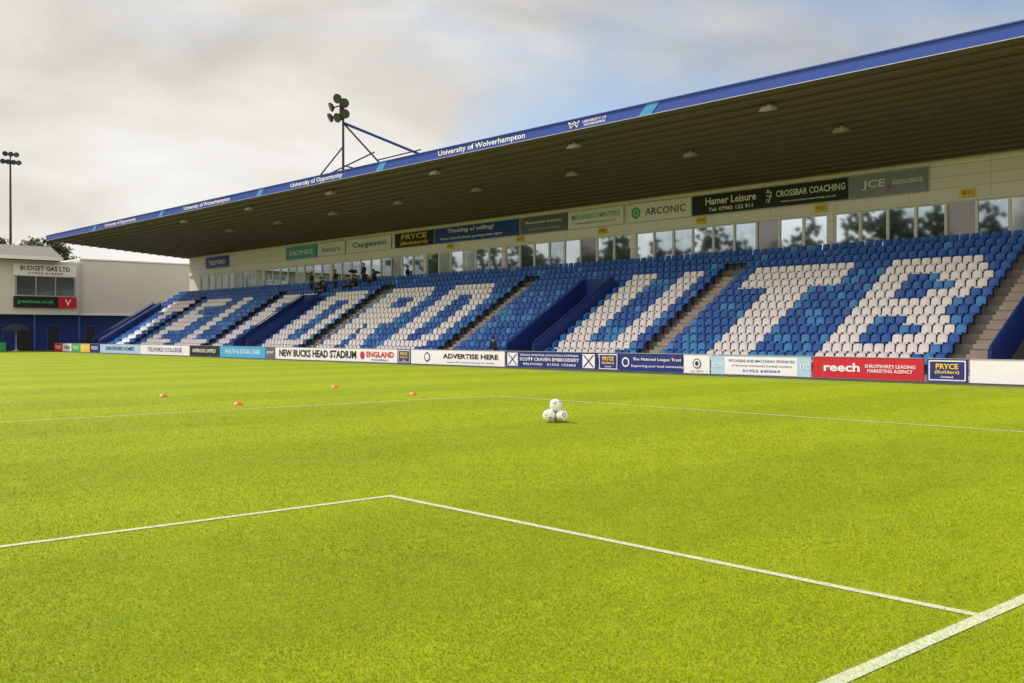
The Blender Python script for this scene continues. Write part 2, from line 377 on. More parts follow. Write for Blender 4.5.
# ---------------------------------------------------------------- seats
def seat_geo():
    v=[];f=[]
    def grid(pts,nx,ny,flip=False):
        k=len(v); v.extend(pts)
        for j in range(ny-1):
            for i in range(nx-1):
                q=(k+j*nx+i,k+j*nx+i+1,k+(j+1)*nx+i+1,k+(j+1)*nx+i)
                f.append(q[::-1] if flip else q)
    ys=[-.185,-.11,0,.11,.185]
    rows=[(0.0,.38,1.0),(.03,.46,1.0),(.055,.59,1.0),(.075,.67,.93),(.085,.71,.74)]
    for t,fl in ((0,False),(.03,True)):
        P=[]
        for dx,z,s in rows:
            for yy in ys:
                cur=-.05*(abs(yy)/.185)**2
                P.append((.15+dx+cur+t,yy*s,z))
        grid(P,5,5,fl)
    rowsp=[(-.20,.375),(-.18,.41),(-.05,.395),(.10,.385),(.16,.40)]
    for t,fl in ((0,True),(-.03,False)):
        P=[]
        for x,z in rowsp:
            for yy in ys:
                s=.9 if x<-.17 else 1
                P.append((x,yy*s,z+t+.025*(abs(yy)/.185)**2))
        grid(P,5,5,fl)
    k=len(v); v.extend([(-.205,-.165,.345),(-.205,.165,.345),(-.205,.165,.40),(-.205,-.165,.40)]); f.append((k,k+3,k+2,k+1))
    k=len(v); zs=.71
    v.extend([(.235,-.137,zs),(.235,.137,zs),(.27,.137,zs),(.27,-.137,zs)]); f.append((k,k+1,k+2,k+3))
    nb=len(f)
    def bx(x0,x1,y0,y1,z0,z1):
        k=len(v); v.extend([(x0,y0,z0),(x1,y0,z0),(x1,y1,z0),(x0,y1,z0),(x0,y0,z1),(x1,y0,z1),(x1,y1,z1),(x0,y1,z1)])
        f.extend([tuple(k+i for i in q) for q in [(0,3,2,1),(4,5,6,7),(0,1,5,4),(1,2,6,5),(2,3,7,6),(3,0,4,7)]])
    bx(.05,.12,-.03,.03,0,.36); bx(-.12,.15,-.02,.02,.32,.36)
    return np.array(v,float),f,nb
SV,SF,NB=seat_geo()
def seat_mesh(m):
    me=bpy.data.meshes.new('stadium_seat'); me.from_pydata([tuple(p) for p in SV],[],SF)
    me.materials.append(M[m]); me.materials.append(M['darksteel'])
    me.polygons.foreach_set('material_index',[0]*NB+[1]*(len(SF)-NB)); me.polygons.foreach_set('use_smooth',[i<NB-2 for i in range(len(SF))]); return me
SM={'w':seat_mesh('seatwhite'),'b':seat_mesh('seatblue'),'l':seat_mesh('seatlight')}
L={}
L['T']=["###########"]*3+["....####..."]*8
L['B']=["########..","#########.","###...####","###....###","###...###.","########..","###...###.","###....###","###...####","#########.","########.."]
L['U']=["####....###"]*9+["###########",".#########."]
L['D']=["#########..","##########.","####...####","####....###","####....###","####....###","####....###","####....###","####...####","##########.","#########.."]
L['R']=["##########.","###########","####....###","####....###","###########","##########.","####.###...","####.####..","####..###..","####..####.","####...####"]
L['O']=[".#########.","###########"]+["####....###"]*7+["###########",".#########."]
L['F']=["###########"]*2+["####......."]*2+["#########.."]*2+["####......."]*5
L['L']=["####......."]*9+["###########"]*2
L['E']=["###########"]*2+["####......."]*2+["#########.."]*3+["####......."]*2+["###########"]*2
words=[('B',21.1),('T',27.9),('U',35.85),('D',50.9),('R',57.5),('O',65.3),('F',72.7),('L',79.8),('E',86.6),('T',94.0)]
PIT=.43
def white_at(row,y):
    if row>11: return False
    rr=int((11-row+.5)*11/12)
    for ch,left in words:
        c=math.floor((left-y)/.46)
        if 0<=c<len(L[ch][0]) and 0<=rr<11 and L[ch][rr][c]=='#': return True
    return False
seats=[]
for i in range(NR):
    y=8.0
    while y<95.9:
        y+=PIT
        if i<AT and any(abs(y-a_)<.70 for a_ in aisles): continue
        if i<VR and any(va-.28<y<vb+.28 for va,vb in voms): continue
        seats.append((V0+DEP*i,y,T0+RISE*i,'w' if white_at(i,y) else ('b' if i>10 and random.random()<.85 else random.choice('bbl'))))
def inview(s):
    d=s[1]*.741+s[0]*.672; lat=-s[1]*.672+s[0]*.741
    return lat/d<.53
vis=sorted([s for s in seats if inview(s)],key=lambda s:s[0]**2+s[1]**2)
near=vis[:300]; ns=set(near); rest=[s for s in seats if s not in ns]
cn={'w':'white','b':'blue','l':'light blue'}
for s in near:
    o=bpy.data.objects.new('stadium_seat',SM[s[3]]); o.location=s[:3]; COL.objects.link(o)
    tag(o,cn[s[3]]+' plastic bucket seat bolted to the concrete terrace','seat',group='rows of seats in the stand')
nv=len(SV); allv=np.concatenate([SV+np.array(s[:3]) for s in rest]); fs=[];mi=[];sm=[]
ix={'w':0,'b':1,'l':3}
for k,s in enumerate(rest):
    o_=k*nv
    fs+= [tuple(i+o_ for i in f) for f in SF]; mi+=[ix[s[3]]]*NB+[2]*(len(SF)-NB); sm+=[i<NB-2 for i in range(len(SF))]
me=bpy.data.meshes.new('stadium_seats'); me.from_pydata(allv.tolist(),[],fs)
for m_ in('seatwhite','seatblue','darksteel','seatlight'): me.materials.append(M[m_])
me.polygons.foreach_set('material_index',mi); me.polygons.foreach_set('use_smooth',sm)
o=bpy.data.objects.new('stadium_seats',me); COL.objects.link(o); tag(o,'rows of blue and white plastic seats spelling large white letters','seats',kind='stuff',group='rows of seats in the stand')

# ---------------------------------------------------------------- advertising boards
def board(y1,y0,m,label,h=.76,x=31.5):
    b=MB(); b.box(x,x+.05,y0+.012,y1-.012,.04,h,0)
    o=b.build('advertising_board',[m]); tag(o,label,'advertising board',group='advertising boards along the touchline')
    b=MB()
    b.box(x-.012,x+.06,y0+.012,y1-.012,h+.001,h+.022,0)
    b.build('frame',['steel'],o)
    for yy in (y0+.25,y1-.25):
        b=MB(); b.tube((x+.07,yy,.5),(x+.45,yy,.01),.018,n=6); b.tube((x+.07,yy,.01),(x+.07,yy,.6),.018,n=6); b.build('support',['steel'],o)
    return o
X=31.5
def T(o,s,m,c,z,w,h,**k): text(s,m,o,'stand',X,c,z,w,h,**k)
def patch(o,m,ya,yb,za,zb,off=.006,name='panel'):
    b=MB(); b.box(X-off,X-.001,ya,yb,za,zb,0); b.build(name,[m],o)
def disc(o,m,c,z,r,off=.01,name='emblem'):
    b=MB(); b.tube((X-off,c,z),(X-.002,c,z),r,n=20); b.build(name,[m],o)
o=board(13.65,9.0,'white','plain white advertising board beside the pitch')
o=board(8.95,4.0,'white','plain white advertising board beside the pitch')
def pryce(y1,y0):
    o=board(y1,y0,'navy','navy advertising board with yellow lettering and white border'); c=(y0+y1)/2; w=y1-y0
    patch(o,'white',y0+.06,y1-.06,.08,.72); patch(o,'navy',y0+.1,y1-.1,.12,.68,.01)
    T(o,'PRYCE','yellow',c,.53,w*.55,.17,bold=.03,off=.016); T(o,'(Builders)','yellow',c,.34,w*.6,.13,off=.016,bold=.02); T(o,'Limited','white',c,.2,w*.3,.07,off=.016)
pryce(15.0,13.7)
o=board(19.1,15.1,'red','red advertising board with white lettering')
T(o,'reech','white',17.98,.42,1.35,.30,bold=.03); T(o,"SHROPSHIRE'S LEADING\nMARKETING AGENCY",'white',16.25,.40,1.75,.28,bold=.015)
o=board(23.45,19.15,'sky_blue','pale blue and white advertising board with logos')
patch(o,'white',19.7,22.8,.06,.70); T(o,'PITCHSIDE AND MATCHDAY SPONSORS','blue',21.2,.56,2.8,.1,off=.012); T(o,'of the local community football academy','grey',21.2,.38,2.6,.1,off=.012); T(o,'01952 640064','blue',21.2,.2,1.6,.1,off=.012)
T(o,'ICON','white',23.12,.4,.5,.18); T(o,'TEC','white',19.42,.4,.4,.18)
o=board(24.75,23.5,'white','white advertising board with round club crest'); disc(o,'grey',24.1,.42,.2); disc(o,'white',24.1,.42,.15,.014); disc(o,'navy',24.1,.42,.09,.018); T(o,'est 1872','grey',24.1,.13,.6,.06)
o=board(28.1,24.8,'navy','navy advertising board with white lettering')
disc(o,'white',27.75,.4,.2); disc(o,'navy',27.75,.4,.14,.014); T(o,'The National League Trust','white',26.1,.52,2.5,.15); T(o,'Supporting your local community','white',26.1,.25,2.7,.12)
pryce(29.3,28.15)
o=board(35.2,29.35,'navy','dark blue advertising board with two white crossed emblems')
for c in (34.7,29.85):
    patch(o,'white',c-.36,c+.36,.1,.7)
    b=MB()
    b.prism_x([(c-.33,.14),(c-.25,.14),(c+.33,.66),(c+.25,.66)],X-.012,X-.0065); b.prism_x([(c+.33,.14),(c+.25,.14),(c-.33,.66),(c-.25,.66)],X-.014,X-.0125); b.build('emblem',['navy'],o)
T(o,'PERSONAL WORKWEAR, SCHOOLWEAR & SPORTSWEAR','white',32.3,.6,3.7,.1); T(o,'SCOTT CRAVEN EMBROIDERY','white',32.3,.42,3.8,.15,bold=.02); T(o,'TELFORD   01952 123456','white',32.3,.2,3.4,.1)
o=board(42.6,35.25,'white','white advertising board with blue crest and black lettering')
T(o,'ADVERTISE HERE','black',37.8,.47,4.2,.24,bold=.03); T(o,'contact the commercial team for details','grey',37.8,.18,3.6,.08); disc(o,'navy',41.2,.4,.24); disc(o,'white',41.2,.4,.17,.014)
pryce(43.75,42.65)
o=board(56.8,43.8,'white','long white advertising board with bold black lettering')
T(o,'NEW BUCKS HEAD STADIUM','black',52.0,.42,8.6,.44,bold=.035); disc(o,'red',47.1,.4,.22)
T(o,'ENGLAND','red',45.4,.46,2.6,.32,bold=.03); T(o,'FOOTBALL','navy',45.4,.16,1.6,.1)
o=board(58.05,56.85,'grey','narrow grey advertising board beside the pitch'); T(o,'sponsor','white',57.45,.4,.9,.2)
o=board(64.4,58.1,'cyan','light blue advertising board with white lettering'); T(o,'HEALTH & SOCIAL CARE','white',61.2,.42,4.8,.28)
o=board(69.1,64.45,'black','black advertising board with pale lettering'); T(o,'INTERIORS LIMITED','white',66.8,.42,3.6,.25)
o=board(78,69.15,'white','white advertising board with blue lettering'); T(o,'TELFORD COLLEGE','blue',73.5,.42,6.2,.32)
o=board(86.5,78.05,'sky_blue','pale blue advertising board with navy lettering'); T(o,'SHROPSHIRE HOMES','navy',82.2,.42,6,.32)
for k,(m_,c) in enumerate([('red','red'),('white','white'),('green','green'),('yellow','yellow'),('navy','navy')]):
    y1=98-k*2.28; o=board(y1,y1-2.25,m_,c+' advertising board near the corner'); T(o,'TRADE','white' if c!='white' else 'black',y1-1.1,.42,1.5,.3)

# ---------------------------------------------------------------- wall signs
SX=XW-.1; SC=SX/42.9
zs_=lambda z:1.52+(z-1.52)*SC
def wsign(y1,y0,z1,z0,m,label,items):
    y1*=SC;y0*=SC;z1=zs_(z1);z0=zs_(z0)
    x=SX; b=MB(); b.box(x-.04,x+.0,y0,y1,z0,z1,0); b.box(x-.05,x-.041,y0,y1,z1-.04,z1,1); b.box(x-.05,x-.041,y0,y1,z0,z0+.04,1)
    b.box(x+.001,x+.098,y0+.3,y0+.4,(z0+z1)/2-.05,(z0+z1)/2+.05,1); b.box(x+.001,x+.098,y1-.4,y1-.3,(z0+z1)/2-.05,(z0+z1)/2+.05,1)
    o=b.build('wall_sign',[m,'steel']); tag(o,label,'sign',group='sponsor signs on the stand back wall')
    for (s,mm,c,z,w,h) in items: text(s,mm,o,'stand',x-.04,c*SC,zs_(z),w*SC,h*SC,bold=.02)
    return o
z0,z1=7.76,8.84
wsign(24.1,20.4,z1,z0,'midgrey','grey sponsor sign with white lettering and red dot',[('JCE','white',22.9,8.32,1.1,.46),('.','red',22.15,8.14,.16,.14),('BUILDING SERVICES','white',21.3,8.32,1.4,.2)])
o=wsign(28.7,24.2,z1,z0,'black','black sponsor sign with white lettering',[('CROSSBAR COACHING','white',26.15,8.42,3.7,.32),('www.crossbarcoaching.co.uk','white',26.25,8.02,3.0,.12)])
b=MB(); ex=SX-.055; lc=28.38*SC; lz=zs_(8.3)
for p,q,rr in [((.2,.26),(-.12,.26),.03),((-.12,.26),(.05,-.28),.03),((.16,.1),(-.16,.02),.025),((.12,-.05),(.18,-.26),.02)]:
    b.tube((ex,lc+p[0],lz+p[1]),(ex,lc+q[0],lz+q[1]),rr,n=6)
b.tube((ex-.01,lc+.08,lz+.36),(ex+.01,lc+.08,lz+.36),.06,n=12)
b.build('emblem',['white'],o)
wsign(33.1,28.75,z1,z0,'black','black sponsor sign with pale script lettering',[('Hamer Leisure','white',30.7,8.46,3.1,.38),('Tel: 07983 122 911','white',30.7,8.02,2.7,.2)])
o=wsign(37.6,33.2,z1,z0,'white','white sponsor sign with green hexagon logo',[('ARCONIC','grey',34.95,8.3,2.8,.4)])
b=MB(); ec=37.0*SC; ez=zs_(8.3); ex=SX-.06
for k in range(6):
    a0=math.pi/6+k*math.pi/3;a1=a0+math.pi/3
    b.tube((ex,ec+.3*math.cos(a0),ez+.3*math.sin(a0)),(ex,ec+.3*math.cos(a1),ez+.3*math.sin(a1)),.05,n=6)
    b.tube((ex,ec,ez),(ex,ec+.3*math.cos(a0),ez+.3*math.sin(a0)),.03,n=6)
b.build('emblem',['green'],o)
wsign(42.3,37.95,z1,z0,'white','white sponsor sign with green and grey lettering',[('MIDLANDCOMPUTERS','teal',40.1,8.44,3.8,.28),('www.midlandcomputers.com','grey',40.1,8.06,3.2,.14)])
wsign(46.5,42.4,z1,z0,'grey','dark photographic sponsor sign',[('Meadowdale Academy','white',44.4,8.44,3.2,.22),('sponsors of youth football','sky_blue',44.4,8.04,2.8,.14)])
wsign(55.2,46.7,z1,z0,'blue','blue sponsor sign with white lettering',[('Thinking of selling?','white',51.4,8.52,4.8,.36),("We're Telford's fastest growing estate agent",'white',51.4,8.04,6.4,.22)])
wsign(59.9,55.4,z1,z0,'black','black sponsor sign with yellow lettering',[('PRYCE','yellow',57.6,8.52,3.0,.38),('(Builders)','yellow',57.6,8.04,3.2,.3)])
wsign(66.2,60.4,z1,z0,'white','white sponsor sign with blue lettering',[('Capgemini','blue',63.2,8.3,4.4,.5)])
wsign(70.4,66.5,z1,z0,'white','white sponsor sign with teal lettering',[('besure','teal',68.4,8.3,2.6,.4)])
wsign(75.5,70.7,z1,z0,'teal','teal sponsor sign with white lettering',[('HOMES','white',73,8.3,3.6,.4)])
wsign(90.5,86.0,z1,z0,'blue','blue sponsor sign with white lettering',[('TELFORD','white',88.2,8.3,3.4,.4)])
for c,s in [(18.7,'W11'),(25.6,'W10'),(32.6,'W9'),(39.6,'W8'),(46.6,'W7'),(53.6,'W6')]:
    c*=SC; zc=zs_(7.52); b=MB(); b.box(SX-.03,SX+.03,c-.3,c+.3,zc-.17,zc+.17,0); b.box(SX+.031,SX+.098,c-.05,c+.05,zc-.05,zc+.05,0); o=b.build('gate_sign',['yellow']); tag(o,'small yellow gate number sign on the stand wall','sign',group='gate number signs')
    text(s,'black',o,'stand',SX-.03,c,zc,.46,.21,bold=.0)

# ---------------------------------------------------------------- floodlights
def lamp_head(b,c,d,r=.28,m=0,m2=1):
    c=Vector(c); d=Vector(d).normalized()
    b.tube(c-d*.17,c-d*.09,r*.5,r*.9,n=16,m=m); b.tube(c-d*.09,c+d*.02,r*.9,r,n=16,m=m); b.tube(c+d*.021,c+d*.03,r*.88,r*.88,n=16,m=m2)
fm=empty('floodlight_mast',(32.0,49.8,10.55)); tag(fm,'short floodlight mast with round lamps braced on roof','floodlight')
b=MB(); mx_,my_=32.0,49.8
b.tube((mx_,my_,10.55),(mx_,my_,14.8),.075,.06); b.build('mast',['darksteel'],fm)
for p,q,rr,m_ in [((mx_+.08,my_,13.75),(43.6,my_-.4,11.2),.08,'bluesteel'),((mx_+.08,my_,13.7),(36.6,my_+.1,roof_z(36)+.3),.05,'darksteel'),
                  ((32.2,my_+4.7,10.65),(33.4,my_-1.1,12.1),.045,'darksteel'),((mx_,my_,12.4),(32.1,my_+3.4,10.65),.045,'darksteel'),
                  ((39.5,my_-.25,12.1),(36.6,my_-.1,10.2),.05,'darksteel'),((34.4,my_,11.9),(36.4,my_-1.6,12.55),.04,'darksteel'),((mx_,my_,11.3),(35.6,my_,11.0),.04,'darksteel')]:
    b=MB(); b.tube(p,q,rr); b.build('brace',[m_],fm)
b=MB(); b.tube((43.6,my_-.4,roof_z(43.6)+.25),(43.6,my_-.4,11.2),.08); b.build('post',['darksteel'],fm)
b=MB(); b.box(mx_-.25,mx_-.15,my_-.8,my_+.8,14.17,14.22); b.box(mx_-.25,mx_-.15,my_-.8,my_+.8,14.70,14.75); b.box(mx_-.24,mx_+.06,my_-.03,my_+.03,13.9,15.1); b.build('bracket',['darksteel'],fm)
for (dy,z,dd) in [(-.8,14.1,(-.6,-.7,-.5)),(.8,14.12,(-.9,.3,-.5)),(0,14.0,(-1,-.2,-.4)),(-.75,14.72,(-.7,-.6,-.4)),(.7,14.72,(-.9,.3,-.4)),(0,15.1,(-.9,-.3,-.3))]:
    b=MB(); lamp_head(b,(mx_-.40,my_+dy,z),dd,.28); b.build('lamp',['darksteel','lampdark'],fm)
px_,py_=35.4,125.0
fp=empty('floodlight_pole',(px_,py_,0)); tag(fp,'tall slim floodlight pole with dark lamps behind the clubhouse','floodlight')
b=MB(); b.tube((px_,py_,0),(px_,py_,21.6),.2,.10); b.build('pole',['darksteel'],fp)
b=MB(); b.box(px_-1.0,px_+1.0,py_-.06,py_+.06,21.5,21.62); b.box(px_-.7,px_+.7,py_-.05,py_+.05,22.3,22.4); b.box(px_-.06,px_+.06,py_-.07,py_+.07,21.4,22.4); b.build('crossarm',['darksteel'],fp)
for dx,z in [(-.85,21.4),(-.3,21.4),(.3,21.4),(.85,21.4),(-.6,22.3),(0.0,22.3),(.6,22.3)]:
    b=MB(); lamp_head(b,(px_+dx,py_-.2,z),(dx*.3-.3,-1,-.6),.31); b.build('lamp',['darksteel','lampdark'],fp)

# ---------------------------------------------------------------- clubhouse at the far corner
club=empty('clubhouse',(30,108,0)); tag(club,'two-storey clubhouse with cream walls above blue ground floor','building')
b=MB(); b.box(10,49,104.6,112,.0,3.48,0); b.build('ground_floor_wall',['darkblue'],club)
b=MB(); b.box(35.9,49.5,103.9,112,3.5,9.05,0); b.box(35.85,49.6,103.82,103.895,3.5,3.7,1); b.box(35.85,49.6,103.8,112,9.06,9.18,1); b.build('upper_wall',['cladw','white'],club)
b=MB(); b.box(10,35.5,103.2,110,3.5,8.7,0); b.box(35.52,35.88,103.6,110,3.5,8.8,0); b.build('upper_wall',['cladw','white'],club)
b=MB(); b.prism_x([(102.0,8.75),(102.0,9.0),(105.5,10.3),(109,9.0),(109,8.75)],10,33.6,0); b.box(10,33.62,101.9,101.99,8.7,9.04,1); b.build('roof',['roofdark','white'],club)
b=MB(); b.box(29.6,35.1,103.05,103.18,5.35,7.15,0); wo=b.build('window',['glass_dark'],club)
b=MB()
for xx in (29.6,31.4,33.2,35.0): b.box(xx,xx+.09,102.98,103.04,5.35,7.15)
b.box(29.6,35.1,102.97,103.03,5.25,5.35); b.box(29.6,35.1,102.97,103.03,7.15,7.2); b.build('frame',['steel'],wo)
b=MB(); b.box(20,27.5,103.05,103.18,4.5,7.35,0); b.build('window',['glass_dark'],club)
for xx,wd in [(27.6,1.2),(30.0,1.6),(33.0,1.1),(36.6,1.0),(40.2,1.6)]:
    b=MB(); b.box(xx,xx+wd,104.53,104.59,.05,2.3,0); b.build('door',['interior'],club)
    b=MB(); b.box(xx-.1,xx,104.5,104.585,.05,2.4,0); b.box(xx+wd,xx+wd+.1,104.5,104.585,.05,2.4,0); b.box(xx-.1,xx+wd+.1,104.5,104.585,2.4,2.5,0); b.build('door_frame',['bluesteel'],club)
for xx in (31.4,35.6):
    b=MB(); b.tube((xx,103.3,0),(xx,103.3,3.49),.08); b.build('column',['bluesteel'],club)
def esign(x0,x1,z0,z1,m,label,items,pl=102.95,extra=None):
    b=MB(); b.box(x0,x1,pl,pl+.06,z0,z1,0)
    if extra: b.box(extra[0],extra[1],pl-.01,pl-.001,z0,z1,1)
    b.box(x0+.2,x0+.3,pl+.061,103.19,(z0+z1)/2,(z0+z1)/2+.08,0)
    o=b.build('wall_sign',[m,'red']); tag(o,label,'sign')
    for s,mm,c,z,w,h in items: text(s,mm,o,'end',pl-.01,c,z,w,h,bold=.02)
esign(29.4,35.2,7.22,8.35,'white','white banner sign with black capital lettering on clubhouse',[('BUDGET GAS LTD','black',32.3,7.95,4.6,.44),('01952 414444','grey',32.3,7.47,3.2,.2)])
esign(29.4,35.2,4.15,5.22,'black','black and red sign with green lettering on clubhouse',[('greenhous.co.uk','green',31.4,4.7,3.3,.42),('V','white',34.4,4.7,.6,.6)],extra=(33.5,35.19))
b=MB(); px2,py2=29.2,101.5
b.tube((px2,py2,0),(px2,py2,2.5),.035,n=8,m=1)
b.lathe([(.02,2.55),(.6,2.42),(1.15,2.15),(1.35,1.95),(1.33,1.90),(1.1,2.08),(.5,2.34),(.05,2.45)],(px2,py2,0),8,0)
b.lathe([(.35,.0),(.35,.08),(.08,.12),(.04,.3)],(px2,py2,.01),12,1)
o=b.build('parasol',['cloth','steel']); tag(o,'dark open parasol on a pole outside the clubhouse','parasol')
for k,(m_,lab) in enumerate([('red','red'),('white','white'),('navy','navy'),('green','green')]):
    x0=12+k*4.2; b=MB(); b.box(x0,x0+4.1,102.9,102.95,.04,.8,0)
    for q in (x0+.3,x0+3.8): b.tube((q,102.97,.5),(q,103.3,.02),.02,n=6,m=1)
    o=b.build('advertising_board',[m_,'steel']); tag(o,lab+' advertising board behind the far goal line','advertising board',group='advertising boards behind the goal')
    text('TELFORD','white' if lab!='white' else 'navy',o,'end',102.9,x0+2,.42,2.6,.35)

# ---------------------------------------------------------------- trees
def tree(x,y,hh,cr):
    root=empty('tree',(x,y,0)); tag(root,'leafy green broadleaf tree behind the clubhouse','tree',group='trees behind the ground')
    b=MB(); b.tube((x,y,0),(x,y,hh*.5),.35,.2); 
    for k in range(7):
        a=k*2*math.pi/7; b.tube((x,y,hh*(.35+.03*k)),(x+math.cos(a)*cr*.6,y+math.sin(a)*cr*.6,hh*(.62+.03*k)),.12,.04,n=6)
    b.build('trunk',['bark'],root)
    vs=[];fs=[]
    cl=[(random.gauss(0,1),random.gauss(0,1),random.gauss(0,1)) for _ in range(44)]
    for c in cl:
        q=Vector(c).normalized()*random.uniform(.2,1)
        cc=Vector((x+q.x*cr,y+q.y*cr,hh*.70+q.z*hh*.24)); rr=cr*random.uniform(.22,.38)
        for _ in range(200):
            p=cc+Vector((random.gauss(0,1),random.gauss(0,1),random.gauss(0,.8)))*rr*.5
            u=Vector((random.gauss(0,1),random.gauss(0,1),random.gauss(0,1))).normalized()*.20; w_=u.orthogonal().normalized()*.14
            k=len(vs); vs+=[tuple(p-u),tuple(p+w_),tuple(p+u),tuple(p-w_)]; fs.append((k,k+1,k+2,k+3))
    b=MB(); b.add(vs,fs,0); b.build('crown',['leaf'],root)
tree(42.0,136,15.4,2.8); tree(38.2,138,15.0,2.6); tree(45.6,137,14.0,2.6)
vs=[];fs=[]
for k in range(80):
    tx=-95+random.uniform(-6,6); ty=45+k*4.6+random.uniform(-2,2); hh=random.uniform(17,31); cr=random.uniform(3.5,5.5)
    for _ in range(380):
        q=Vector((random.gauss(0,1),random.gauss(0,1),random.gauss(0,1))).normalized()*random.uniform(.5,1)
        p=Vector((tx+q.x*cr,ty+q.y*cr,hh*.52+q.z*hh*.48)); u=Vector((random.gauss(0,1),random.gauss(0,1),random.gauss(0,1))).normalized()*.85; w_=u.orthogonal().normalized()*.65
        i=len(vs); vs+=[tuple(p-u),tuple(p+w_),tuple(p+u),tuple(p-w_)]; fs.append((i,i+1,i+2,i+3))
b=MB(); b.add(vs,fs,0); o=b.build('wood',['leaf']); tag(o,'far-off line of leafy green trees beyond the ground','trees',kind='stuff')

# ---------------------------------------------------------------- balls and cones
def ball_mesh(seed):
    import bmesh
    bm=bmesh.new(); bmesh.ops.create_icosphere(bm,subdivisions=4,radius=.11)
    ico=bmesh.new(); bmesh.ops.create_icosphere(ico,subdivisions=1,radius=1)
    dirs=[v.co.normalized() for v in ico.verts]; ico.free()
    R=Matrix.Rotation(seed,3,Vector((.3,.5,.8)).normalized())
    for f in bm.faces:
        c=f.calc_center_median().normalized(); c2=R@c
        a=max(range(12),key=lambda i:c2.dot(dirs[i])); ang=math.acos(min(1,c2.dot(dirs[a])))
        f.smooth=True
        if a%3!=0 and .18<ang<.31 : f.material_index=1
    me=bpy.data.meshes.new('football'); bm.to_mesh(me); bm.free(); me.materials.append(M['ballw']); me.materials.append(M['black']); return me
bxc,byc=12.36,12.5; R_=.11; tri=R_*2/math.sqrt(3)*1.03; zg=.012
pos=[(bxc+tri*math.cos(a),byc+tri*math.sin(a),zg+R_) for a in (math.radians(165),math.radians(285),math.radians(45))]
pos.append((bxc,byc,zg+R_+2*R_*math.sqrt(2/3)-.004))
for k,p in enumerate(pos):
    o=bpy.data.objects.new('football',ball_mesh(k*1.3+.4)); o.location=p; COL.objects.link(o)
    tag(o,'white football resting on top of three others' if k==3 else 'white football at the base of a small pile','football',group='pile of footballs')
def cone(x,y):
    b=MB(); b.lathe([(.10,0.0),(.105,.008),(.095,.012),(.04,.065),(.03,.066),(.03,.06),(.085,.008)],(x,y,.012),20)
    o=b.build('marker_cone',['orange'],smooth=False); tag(o,'small orange training marker cone on the grass','cone',group='training marker cones')
for x,y in [(10.3,20.2),(10.3,24.1),(15.3,20.6),(15.7,24.9)]: cone(x,y)

# ---------------------------------------------------------------- people
def person(loc,joints,edges,rad,yaw,jacket,trouser,label):
    me=bpy.data.meshes.new('person'); me.from_pydata(joints,edges,[]); ob=bpy.data.objects.new('person_tmp',me); COL.objects.link(ob)
    sk=ob.modifiers.new('s','SKIN'); ss=ob.modifiers.new('u','SUBSURF'); ss.levels=1; ss.render_levels=1
    for i,r_ in enumerate(rad): me.skin_vertices[0].data[i].radius=(r_[0],r_[1])
    me.skin_vertices[0].data[0].use_root=True
    dg=bpy.context.evaluated_depsgraph_get(); m2=bpy.data.meshes.new_from_object(ob.evaluated_get(dg)); bpy.data.objects.remove(ob)
    for mm in ('skin',jacket,trouser,'black'): m2.materials.append(M[mm])
    pel=Vector(joints[0])
    for p in m2.polygons:
        c=p.center; p.use_smooth=True
        hd=Vector(joints[3]); 
        if c.z>hd.z-.02: p.material_index=0
        elif (c-Vector(joints[7])).length<.1 or (c-Vector(joints[10])).length<.1: p.material_index=0
        elif (c-Vector(joints[13])).length<.14 or (c-Vector(joints[17])).length<.14: p.material_index=3
        elif c.z>pel.z+.04 : p.material_index=1
        else: p.material_index=2
    m2.name='person'; rot=Matrix.Rotation(yaw,4,'Z'); m2.transform(rot)
    o=bpy.data.objects.new('person',m2); o.location=loc; COL.objects.link(o); tag(o,label,'person')
    hz=Vector(joints[4])
    b=MB(); prof=[(.098,-.02),(.105,.03),(.09,.08),(.05,.115),(.001,.125)]; c=rot@hz
    b.lathe(prof,(loc[0]+c.x+.015,loc[1]+c.y,loc[2]+c.z),14); b.build('hair',['hair'],o,smooth=True)
    return o
E=[(0,1),(1,2),(2,3),(3,4),(2,5),(5,6),(6,7),(2,8),(8,9),(9,10),(0,11),(11,12),(12,13),(13,14),(0,15),(15,16),(16,17),(17,18)]
RAD=[(.15,.12),(.14,.11),(.16,.11),(.055,.055),(.085,.095),(.065,.065),(.05,.05),(.035,.03),(.065,.065),(.05,.05),(.035,.03),(.095,.095),(.065,.065),(.05,.05),(.04,.035),(.095,.095),(.065,.065),(.05,.05),(.04,.035)]
def stand_j(s):
    return [(0,0,.95),(0,0,1.15),(0,0,1.40),(-.01,0,1.55),(-.03,0,1.68),(0,.19,1.38),(-.03,.24+.03*s,1.12),(-.18,.2,.98+.1*s),(0,-.19,1.38),(-.03,-.25,1.12),(-.2+.1*s,-.2,.95),
            (0,.1,.88),(-.02,.12,.5),(0.02,.13,.08),(-.14,.14,.04),(0,-.1,.88),(-.0,-.13,.5),(0.03,-.15,.08),(-.13,-.17,.04)]
sit_j=[(0.05,0,.50),(.06,0,.70),(.02,0,.93),(-.02,0,1.08),(-.05,0,1.21),(.02,.19,.91),(-.05,.22,.68),(-.25,.12,.58),(.02,-.19,.91),(-.05,-.22,.68),(-.25,-.12,.58),
       (0,.1,.50),(-.38,.12,.48),(-.36,.12,.09),(-.48,.13,.05),(0,-.1,.50),(-.38,-.12,.48),(-.36,-.12,.09),(-.48,-.13,.05)]
def rowpos(i,y): return (V0+DEP*i,y,T0+RISE*i)
snap=lambda y:8.0+PIT*round((y-8.0)/PIT)
